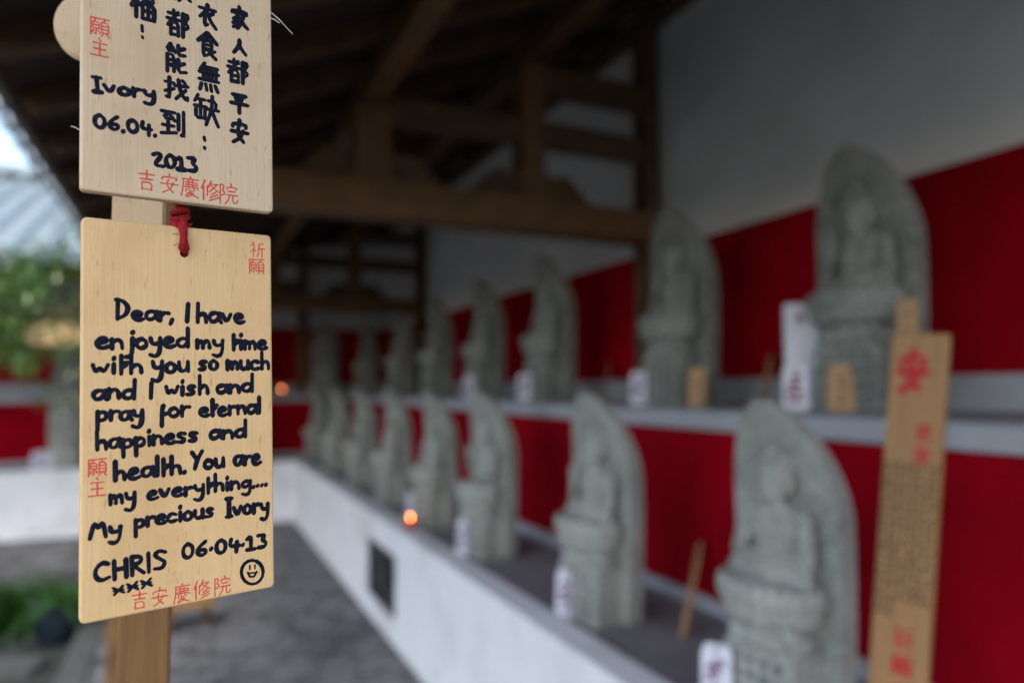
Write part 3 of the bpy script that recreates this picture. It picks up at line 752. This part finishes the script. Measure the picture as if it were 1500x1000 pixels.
# ------------------------------------------------------------------ wooden plaques (ema) in the foreground
def plate_frame(tl, tr, br, bl, height):
    """local frame of a hanging plaque: the rectangle of the given height (m) whose corners show at these pixels"""
    r = [ray(*p) for p in (tl, tr, br, bl)]
    d = Matrix((r[1], -r[2], r[3])).transposed().inverted() @ r[0]
    P = [r[0], r[1]*d[0], r[2]*d[1], r[3]*d[2]]
    k = 2*height/((P[3]-P[0]).length + (P[2]-P[1]).length); P = [p*k + Vector((0, 0, CAMZ)) for p in P]
    w = ((P[1]-P[0]).length + (P[2]-P[3]).length)/2
    ctr = sum(P, Vector())/4; x = ((P[1]+P[2])-(P[0]+P[3])).normalized(); z = (P[0]+P[1])-(P[2]+P[3]); z = (z - x*z.dot(x)).normalized(); y = z.cross(x)
    M = Matrix((x, y, z)).transposed().to_4x4(); M.translation = ctr
    return M, w, height
class Plate:
    def __init__(s, M, w, h): s.M, s.w, s.h = M, w, h; s.I = M.inverted()
    def loc(s, px, py):                      # photo pixel -> (x, z) on the plaque's face
        o = s.I @ Vector((0, 0, CAMZ)); r = s.I.to_3x3() @ ray(px, py)
        k = -o.y/r.y; p = o + r*k; return Vector((p.x, p.z))
    def size(s, px, py, n): return (s.loc(px, py-n/2) - s.loc(px, py+n/2)).length
TH = .0055
def ema(name, P, label, hole, m):
    t = empty(name, P.M.translation, label, 'plaque', 0, 'wooden wish plaques hung on the rack'); t.matrix_world = P.M
    bm = bmesh.new(); rc, bv = .0022, .0008
    def outline(ins):
        o_ = []
        for qx, qz, a0 in ((1, -1, -90), (1, 1, 0), (-1, 1, 90), (-1, -1, 180)):
            for k in range(6):
                a = R(a0+18*k); o_.append((qx*(P.w/2-rc)+math.cos(a)*(rc-ins), qz*(P.h/2-rc)+math.sin(a)*(rc-ins)))
        return o_
    rings = [[bm.verts.new((x_, y_, z_)) for x_, z_ in outline(i_)] for y_, i_ in ((0, bv), (bv*.3, bv*.3), (bv, 0), (TH-bv, 0), (TH-bv*.3, bv*.3), (TH, bv))]
    for a, b in zip(rings, rings[1:]):
        for k in range(24): bm.faces.new((a[k], a[(k+1) % 24], b[(k+1) % 24], b[k]))
    bm.faces.new(rings[0]); bm.faces.new(rings[-1][::-1]); bmesh.ops.recalc_face_normals(bm, faces=bm.faces[:])
    me = bm_mesh(bm)
    cut = lathe_mesh([(.0021, -.01), (.0021, .02)], 20); cut.transform(Matrix.Translation((hole[0], 0, hole[1])) @ Matrix.Rotation(R(-90), 4, 'X'))
    me = boolean_cut(me, cut)
    link('board', me, m, t)
    return t
M, w, h = plate_frame((120, 317), (397, 345), (402, 859), (117, 915), .182)
LOWER = Plate(M, w, h)
dpt_l = (LOWER.M @ Vector((-w/2, 0, h/2)) - Vector((0, 0, CAMZ))).length
bl = Vector((0, 0, CAMZ)) + ray(118, 278).normalized()*dpt_l*.985      # the upper plaque hangs a little in front of the lower one's cord
M2 = M.copy(); M2.translation = bl + (M.to_3x3() @ Vector((w/2, 0, h/2)))
UPPER = Plate(M2, w, h)
hole = LOWER.loc(270, 371)
low = ema('wish_plaque', LOWER, 'pale wooden wish plaque with a handwritten English message on a red cord', hole, 'maple')
upp = ema('wish_plaque', UPPER, 'pale wooden wish plaque with handwritten Chinese columns hanging above the English one', (0, UPPER.h/2-.017), 'pale_maple')
def lettering(name, P, items, mname, parent):
    bm = bmesh.new()
    for it in items:
        if it[0] == 'w':
            _, word, x0, y0, x1, y1, hp, rp = it
            s = P.size((x0+x1)/2, (y0+y1)/2, hp); r = P.size((x0+x1)/2, (y0+y1)/2, rp)
            latin_word(bm, word, P.loc(x0, y0), P.loc(x1, y1), s, r, 0, .00012)
        elif it[0] == 'k':
            _, key, cx, cy_, wp, hp, rp = it
            wl = (P.loc(cx+wp/2, cy_) - P.loc(cx-wp/2, cy_)).length
            kanji(bm, key, P.loc(cx, cy_), wl, P.size(cx, cy_, hp), P.size(cx, cy_, rp), 0, .00010)
        elif it[0] == 's':
            _, pts, rp = it
            q = [P.loc(*p) for p in pts]; ink_into(bm, q, P.size(*pts[0], rp), 0, .00012)
    link(name, bm_mesh(bm), mname, parent, True)
W = 3.6
lines = [
 [('w','Dear,',168,467,253,471,33,W), ('w','I',266,470,278,471,33,W), ('w','have',286,471,357,474,33,W)],
 [('w','enjoyed',139,511,275,509,34,W), ('w','my',286,511,327,511,31,W-.2), ('w','time',338,512,390,512,31,W-.2)],
 [('w','with',134,547,208,546,34,W), ('w','you',221,546,276,545,36,W), ('w','so',290,543,319,542,32,W), ('w','much',331,542,394,541,30,W-.2)],
 [('w','and',134,585,196,584,35,W), ('w','I',213,583,225,583,29,W), ('w','wish',242,579,305,577,32,W-.2), ('w','and',316,576,369,574,30,W-.2)],
 [('w','pray',140,617,209,614,33,W), ('w','for',230,611,276,609,33,W), ('w','eternal',291,610,381,605,30,W-.2)],
 [('w','happiness',139,660,290,645,33,W-.1), ('w','and',306,644,359,640,30,W-.2)],
 [('w','health.',165,704,272,693,34,W), ('w','You',281,689,328,683,30,W-.1), ('w','are',342,683,381,679,32,W-.2)],
 [('w','my',159,740,198,735,33,W-.2), ('w','everything....',214,732,391,711,29,W-.3)],
 [('w','My',130,789,177,783,31,W), ('w','precious',196,773,313,756,31,W-.2), ('w','Jvory',331,758,393,749,31,W-.2)],
 [('w','CHRIS',137,854,242,833,34,W), ('w','06*04*13',265,819,391,801,25,W-.2)],
 [('w','xxx',164,872,223,858,28,W-1.4)]]
random.seed(5)
for ln in lines: lettering('handwriting', LOWER, ln, 'ink', low)
circ = [(369.5+16*math.cos(2*math.pi*k/16-1.2), 837.5+17.5*math.sin(2*math.pi*k/16-1.2)) for k in range(17)]
lettering('smiley', LOWER, [('s', circ, 2.7), ('s', [(366, 828), (366, 833)], 1.6), ('s', [(373.5, 827), (373.5, 832)], 1.6), ('s', [(363, 838), (366, 844), (372, 844), (376, 837)], 1.9), ('s', [(364, 839), (376, 838)], 1.3)], 'ink', low)
RW = 1.2
lettering('red_stamp', LOWER, [('k','qi',377,366,22,22,RW*.8), ('k','yuan',376,390,23,24,RW*.8)], 'red_ink', low)
lettering('red_stamp', LOWER, [('k','yuan',142.5,684,28,28,RW), ('k','zhu',142.5,713,28,30,RW)], 'red_ink', low)
lettering('red_stamp', LOWER, [('k',k_,x_,y_,25,28,RW*.95) for k_, x_, y_ in (('ji',204.5,878),('an',234,873),('qing',267,868),('xiu',296,862),('yuan2',325,857))], 'red_ink', low)
KW = 3.1
cols = [
 [('k','jia',351,28,27,36,KW), ('k','ren',351,69,20,24,KW+.2), ('k','dou',349,105,32,36,KW-.2), ('k','ping',350.5,151,26,31,KW+.1), ('k','an',351,193,26,36,KW)],
 [('k','yi',304,25,26,37,KW), ('k','shi',304,67,29,39,KW), ('k','wu',306,114,30,42,KW), ('k','que',302,162,36,46,KW-.1), ('s',[(299,201),(300,206)],2.4), ('s',[(299.5,216),(300,218)],2.4)],
 [('k','jia',266,-14,30,40,KW), ('k','dou',261,35,34,40,KW), ('k','neng',258,86,31,44,KW), ('k','zhao',258,131,34,34,KW), ('k','dao',254,181,37,41,KW)],
 [('k','fu',209,5,36,46,KW+.3), ('s',[(208,38),(208.5,46)],2.6), ('s',[(208.5,54),(209,56)],2.5)],
 [('w','Jvory',136,134,227,146,27,W)], [('w','06.04.',136,187,229,200,24,W)], [('w','2013',222,243,289,252,25,W)]]
for c_ in cols: lettering('handwriting', UPPER, c_, 'ink', upp)
lettering('red_stamp', UPPER, [('k','yuan',146,40,28,30,RW), ('k','zhu',146,70,28,28,RW)], 'red_ink', upp)
lettering('red_stamp', UPPER, [('k',k_,x_,y_,28,31,RW) for k_, x_, y_ in (('ji',215,264),('an',248,269),('qing',279,274),('xiu',308,279),('yuan2',334,284))], 'red_ink', upp)
for pts in (((395, 15), (408, 30), (425, 55)), ((396, 25), (401, 30), (406, 39))):
    q = [UPPER.loc(*p) for p in pts]
    link('loose_fibre', tube_mesh([(q[0].x, .001, q[0].y), (q[1].x, -.001, q[1].y), (q[2].x, -.004, q[2].y)], [.00022, .0002, .00012], 5), 'pale_fibre', upp)
q = [UPPER.loc(*p) for p in ((118, 190), (111, 186), (105, 182))]
link('loose_fibre', tube_mesh([(q[0].x, .001, q[0].y), (q[1].x, .001, q[1].y), (q[2].x, .003, q[2].y)], [.0002, .0002, .0001], 5), 'pale_fibre', upp)
# rack: post, rail and pegs
pp = at_depth(210, 960, .455)
rack = empty('plaque_rack', (pp.x, pp.y, GZ), 'brown wooden rack post standing behind the two wish plaques', 'rack')
PW = .0298
link('post', box_mesh((-PW/2, -PW/2, 0), (PW/2, PW/2, CAMZ+.42-GZ), .002), 'post_wood', rack); rack.rotation_euler.z = R(4)
link('foot', box_mesh((-.13, -.13, 0), (.13, .13, .035), .006), 'post_wood', rack)
link('rail', box_mesh((-.30, -PW/2-.021, CAMZ+.345-GZ), (.30, -PW/2-.001, CAMZ+.385-GZ), .002), 'post_wood', rack)
bpy.context.view_layer.update()
def to_rack(p): return rack.matrix_world.inverted() @ Vector(p)
def peg(p):
    a = to_rack(p); link('peg', tube_mesh([(a.x, -PW/2-.02, CAMZ+.358-GZ), (a.x, a.y-.004, CAMZ+.360-GZ), (a.x, a.y-.009, CAMZ+.366-GZ)], .0022, 8), 'metal_peg', rack)
def cord(P, hole, top, parent, knot):
    """doubled red cord through the hole, over the face and up to the peg; built in the plaque's frame"""
    tp = P.I @ Vector(top)
    def twisted(path, off):
        pts = []; n = 46
        P3 = [Vector(p) for p in path]; seg = [(b-a).length for a, b in zip(P3, P3[1:])]; tot = sum(seg)
        for i in range(n+1):
            dd = tot*i/n; k = 0
            while k < len(seg)-1 and dd > seg[k]: dd -= seg[k]; k += 1
            c = P3[k].lerp(P3[k+1], min(1, dd/seg[k])); a = i/n*tot/.011*2*math.pi+off
            pts.append(c + Vector((math.cos(a), math.sin(a)*.7, 0))*.0015)
        return pts
    hx, hz = hole
    bm = bmesh.new()
    kz = knot
    path = [(hx, .004, hz+.0002), (hx-.0004, -.0014, hz+.0012), (hx-.0006, -.0022, hz+.006), (hx-.0008, -.0014, P.h/2+.001), (hx-.0012, .004, kz), (tp.x, tp.y, tp.z)]
    for off in (0, math.pi): tube_into(bm, twisted(path, off), .00165, 7)
    back = [(hx, .006, hz), (hx+.0005, TH+.0022, hz+.004), (hx, TH+.0022, P.h/2), (hx-.0012, .0045, kz)]
    tube_into(bm, twisted(back, 1), .0015, 7)
    link('red_cord', bm_mesh(bm), 'red_cord', parent, True)
    kb_ = bmesh.new()
    for k in range(3):
        loop = [(hx-.0012+.0034*math.cos(a), .0035+.0030*math.sin(a), kz+(-.003+.003*k)+.0012*math.sin(a+k)) for a in [2*math.pi*j/16 for j in range(17)]]
        tube_into(kb_, loop, .0015, 7)
    for k in range(26):                      # frayed wool hairs
        a = random.uniform(0, 6.28); z0 = random.uniform(hz+.004, kz+.004); rr_ = .0032
        tube_into(kb_, [(hx-.001+rr_*math.cos(a)*.7, -.001+rr_*math.sin(a)*.5, z0), (hx-.001+rr_*math.cos(a)*1.5, -.001+rr_*math.sin(a), z0+random.uniform(-.002, .002))], .00012, 4)
    link('knot', bm_mesh(kb_), 'red_cord', parent, True)
ptop = LOWER.M @ Vector((hole.x-.002, .020, 0)); ptop.z = CAMZ+.361
kz = LOWER.loc(266, 318).y
cord(LOWER, hole, ptop, low, kz); peg(ptop)
utop = UPPER.M @ Vector((.002, .006, 0)); utop.z = CAMZ+.361
cord(UPPER, (0, UPPER.h/2-.017), utop, upp, UPPER.h/2+.014); peg(utop)
# two more pieces hanging behind: a narrow tag and a round plaque
def hung(name, c, pts, label, m):
    t = empty(name, c, label, 'plaque', R(-6), 'wooden wish plaques hung on the rack')
    link('board', prism_mesh(pts, -.0025, .0025, 'y', .0012), m, t)
    zt = max(p[1] for p in pts); bpy.context.view_layer.update()
    top = Vector((c.x, pp.y-PW/2-.012, CAMZ+.361)); tl = t.matrix_world.inverted() @ top
    link('red_cord', tube_mesh([(0, -.003, zt-.006), (0, 0, zt+.004), tl], .0014, 7), 'red_cord', t, True)
    return t
c1 = at_depth(206, 250, .415)
hung('wish_tag', c1, [(-.0137, -.05), (.0137, -.05), (.0137, .055), (.009, .062), (-.009, .062), (-.0137, .055)], 'narrow pale wooden tag hanging behind the two wish plaques', 'pale_maple')
c2 = at_depth(131, 42, .43)
rd = 45*.43/F
pts = [(rd*math.cos(a), rd*1.15*math.sin(a)) for a in [2*math.pi*k/28 for k in range(28)]]
hung('wish_plaque', c2, pts, 'round pale wooden plaque peeping out behind the plaque of Chinese columns', 'pale_maple')

# ------------------------------------------------------------------ far left: row of plaques under the beam, potted fern, tree, low stool
rail_x0, rail_x1 = x_on(20, K-.32), x_on(128, K-.32)
fr = empty('plaque_rail', ((rail_x0+rail_x1)/2, K-.32, 2.11), 'wooden rail hanging under the far beam with a row of wish plaques', 'rack')
hl = (rail_x1-rail_x0)/2
link('rail', box_mesh((-hl, -.02, 0), (hl, .02, .04), .003), 'light_timber', fr)
for s in (-1, 1): link('hanger', box_mesh((s*hl*.8-.015, .021, 0), (s*hl*.8+.015, .036, .36), .002), 'light_timber', fr)
random.seed(12)
nE = 12
base_e = prism_mesh([(-.045, -.07), (.045, -.07), (.045, .04), (0, .066), (-.045, .04)], -.004, .004, 'y', .002)
base_e.materials.append(MATS['maple'])
cord_e = tube_mesh([(-.012, -.005, .05), (0, -.004, .155), (.012, -.005, .05)], .0022, 6); cord_e.materials.append(MATS['red_cord'])
for i in range(nE):
    xx = rail_x0+.06+(2*hl-.12)*i/(nE-1)
    t = empty('wish_plaque', (xx, K-.32-.028-.012*(i % 3), 2.10-.13-.05*(i % 2)), 'small house-shaped wish plaque hanging from the rail under the far beam', 'plaque', R(random.uniform(-8, 8)), 'small plaques on the far rail')
    o = bpy.data.objects.new('board', base_e); C.objects.link(o); o.parent = t
    o = bpy.data.objects.new('cord', cord_e); C.objects.link(o); o.parent = t
def leaf_into(bm, p, d, up, ln, wd, bend=.15):
    d = d.normalized(); s = d.cross(up)
    if s.length < 1e-3: s = d.cross(Vector((1, 0, .2)))
    s.normalize(); n = s.cross(d)
    a = bm.verts.new(p); b = bm.verts.new(p+d*ln*.5+s*wd/2+n*ln*.05); c = bm.verts.new(p+d*ln-n*ln*bend); e = bm.verts.new(p+d*ln*.5-s*wd/2+n*ln*.05)
    bm.faces.new((a, b, c)); bm.faces.new((a, c, e))
# tree
tc_ = at_depth(-48, 455, 4.15); base = Vector((tc_.x-.05, tc_.y, GZ-.1))
tree = empty('courtyard_tree', base, 'small leafy green tree in the courtyard beside the far red panels', 'tree')
cz = tc_.z+.1-GZ
bm = bmesh.new(); tips = []
tube_into(bm, [(0, 0, 0), (.03, .01, .5), (-.02, .03, 1.0), (.02, 0, cz-.15), (0, .02, cz+.25)], [.06, .05, .042, .03, .01], 10)
for k in range(16):
    a = random.uniform(0, 6.28); z0 = random.uniform(cz-.55, cz+.15); ln = random.uniform(.25, .42)
    e = Vector((math.cos(a)*ln, math.sin(a)*ln, z0+random.uniform(.05, .25))); tips.append(e)
    tube_into(bm, [(0, .01, z0-.1), (e.x*.5, e.y*.5, z0+.02), e], [.016, .010, .004], 6)
link('trunk', bm_mesh(bm), 'bark', tree, True)
bm = bmesh.new()
for k in range(80):
    c = (random.choice(tips) + Vector([random.gauss(0, .09) for _ in range(3)])) if k < 62 else Vector((random.gauss(0, .16), random.gauss(0, .16), cz+random.uniform(-.45, .35)))
    if k % 4 == 0: c += Vector((.14, -.05, random.uniform(-.25, .28)))
    for j in range(52):
        o_ = Vector([random.gauss(0, 1) for _ in range(3)]).normalized()*random.uniform(.03, .12)
        leaf_into(bm, c+o_, o_+Vector((0, 0, random.uniform(-.05, .05))), Vector((random.uniform(-.4, .4), random.uniform(-.4, .4), 1)), random.uniform(.035, .065), random.uniform(.016, .028))
link('crown', bm_mesh(bm), 'leaf', tree)
# potted fern
pc = ray(78, HY); pc = ray(80, 942); dpt = (GZ-.10-CAMZ)/pc.z; pc = Vector((pc.x*dpt, pc.y*dpt, GZ-.10))
pot = empty('potted_fern', pc, 'green fern in a dark blue glazed pot on the courtyard side', 'plant')
link('pot', lathe_mesh([(.07, 0), (.085, .01), (.118, .10), (.128, .19), (.122, .225), (.135, .235), (.135, .25), (.118, .25), (.112, .22)], 28), 'glaze', pot, True)
link('soil', lathe_mesh([(.05, .21), (.112, .222), (.02, .228)], 20), 'soil', pot)
bm = bmesh.new()
for k in range(44):
    a = random.uniform(0, 6.28); ln = random.uniform(.22, .44); el = random.uniform(.25, 1.2)
    prev = Vector((random.uniform(-.05, .05), random.uniform(-.05, .05), .22)); d = Vector((math.cos(a)*math.cos(el), math.sin(a)*math.cos(el), math.sin(el)))
    for j in range(12):
        nx = prev + d*ln/12; d = (d + Vector((0, 0, -.13))).normalized()
        sd = d.cross(Vector((0, 0, 1)));
        sd = sd.normalized() if sd.length > 1e-3 else Vector((1, 0, 0))
        for s in (-1, 1): leaf_into(bm, prev, sd*s+d*.35, Vector((0, 0, 1)), .055*(1-.06*j), .020)
        prev = nx
link('fronds', bm_mesh(bm), 'deep_leaf', pot)
bm = bmesh.new()
gcz = Vector((pc.x-.55, pc.y+.55, GZ-.1))
for k in range(900):
    p = gcz + Vector((random.gauss(0, .28), random.gauss(0, .22), 0)); 
    leaf_into(bm, p, Vector((random.uniform(-.6, .6), random.uniform(-.6, .6), 1)), Vector((0, 1, .2)), random.uniform(.10, .30), random.uniform(.012, .022), .3)
o = link('ground_cover', bm_mesh(bm), 'deep_leaf'); o['label'] = 'low green blades growing in the courtyard bed beside the potted fern'; o['category'] = 'ground cover'; o['kind'] = 'stuff'
# low stool behind the rack post
sp = ray(276, 917); dpt = (GZ-CAMZ)/sp.z
st = empty('low_stool', (sp.x*dpt, sp.y*dpt, GZ), 'low wooden stool on the paving behind the rack post', 'stool', R(8))
link('seat', box_mesh((-.13, -.09, .125), (.13, .09, .15), .004), 'tablet_wood', st)
for sx in (-1, 1): link('leg', box_mesh((sx*.105-.012, -.08, 0), (sx*.105+.012, .08, .1245), .003), 'timber', st)

# a stepping stone in the courtyard bed
q = ray(6, 985); k = (GZ-.10-CAMZ)/q.z
pts = [(.20*random.uniform(.85, 1.1)*math.cos(2*math.pi*j/14), .16*random.uniform(.85, 1.1)*math.sin(2*math.pi*j/14)) for j in range(14)]
bm = bmesh.new()
rings = [[bm.verts.new((x*f, y*f, z)) for x, y in pts] for f, z in ((1, 0), (1.0, .03), (.93, .045))]
for a, b in zip(rings, rings[1:]):
    for j in range(14): bm.faces.new((a[j], a[(j+1) % 14], b[(j+1) % 14], b[j]))
bm.faces.new(rings[0][::-1]); bm.faces.new(rings[-1])
o = link('stepping_stone', bm_mesh(bm), 'kerb'); o.location = (q.x*k, q.y*k, GZ-.10); tag(o, 'flat pale stepping stone in the courtyard bed before the potted fern', 'stone')
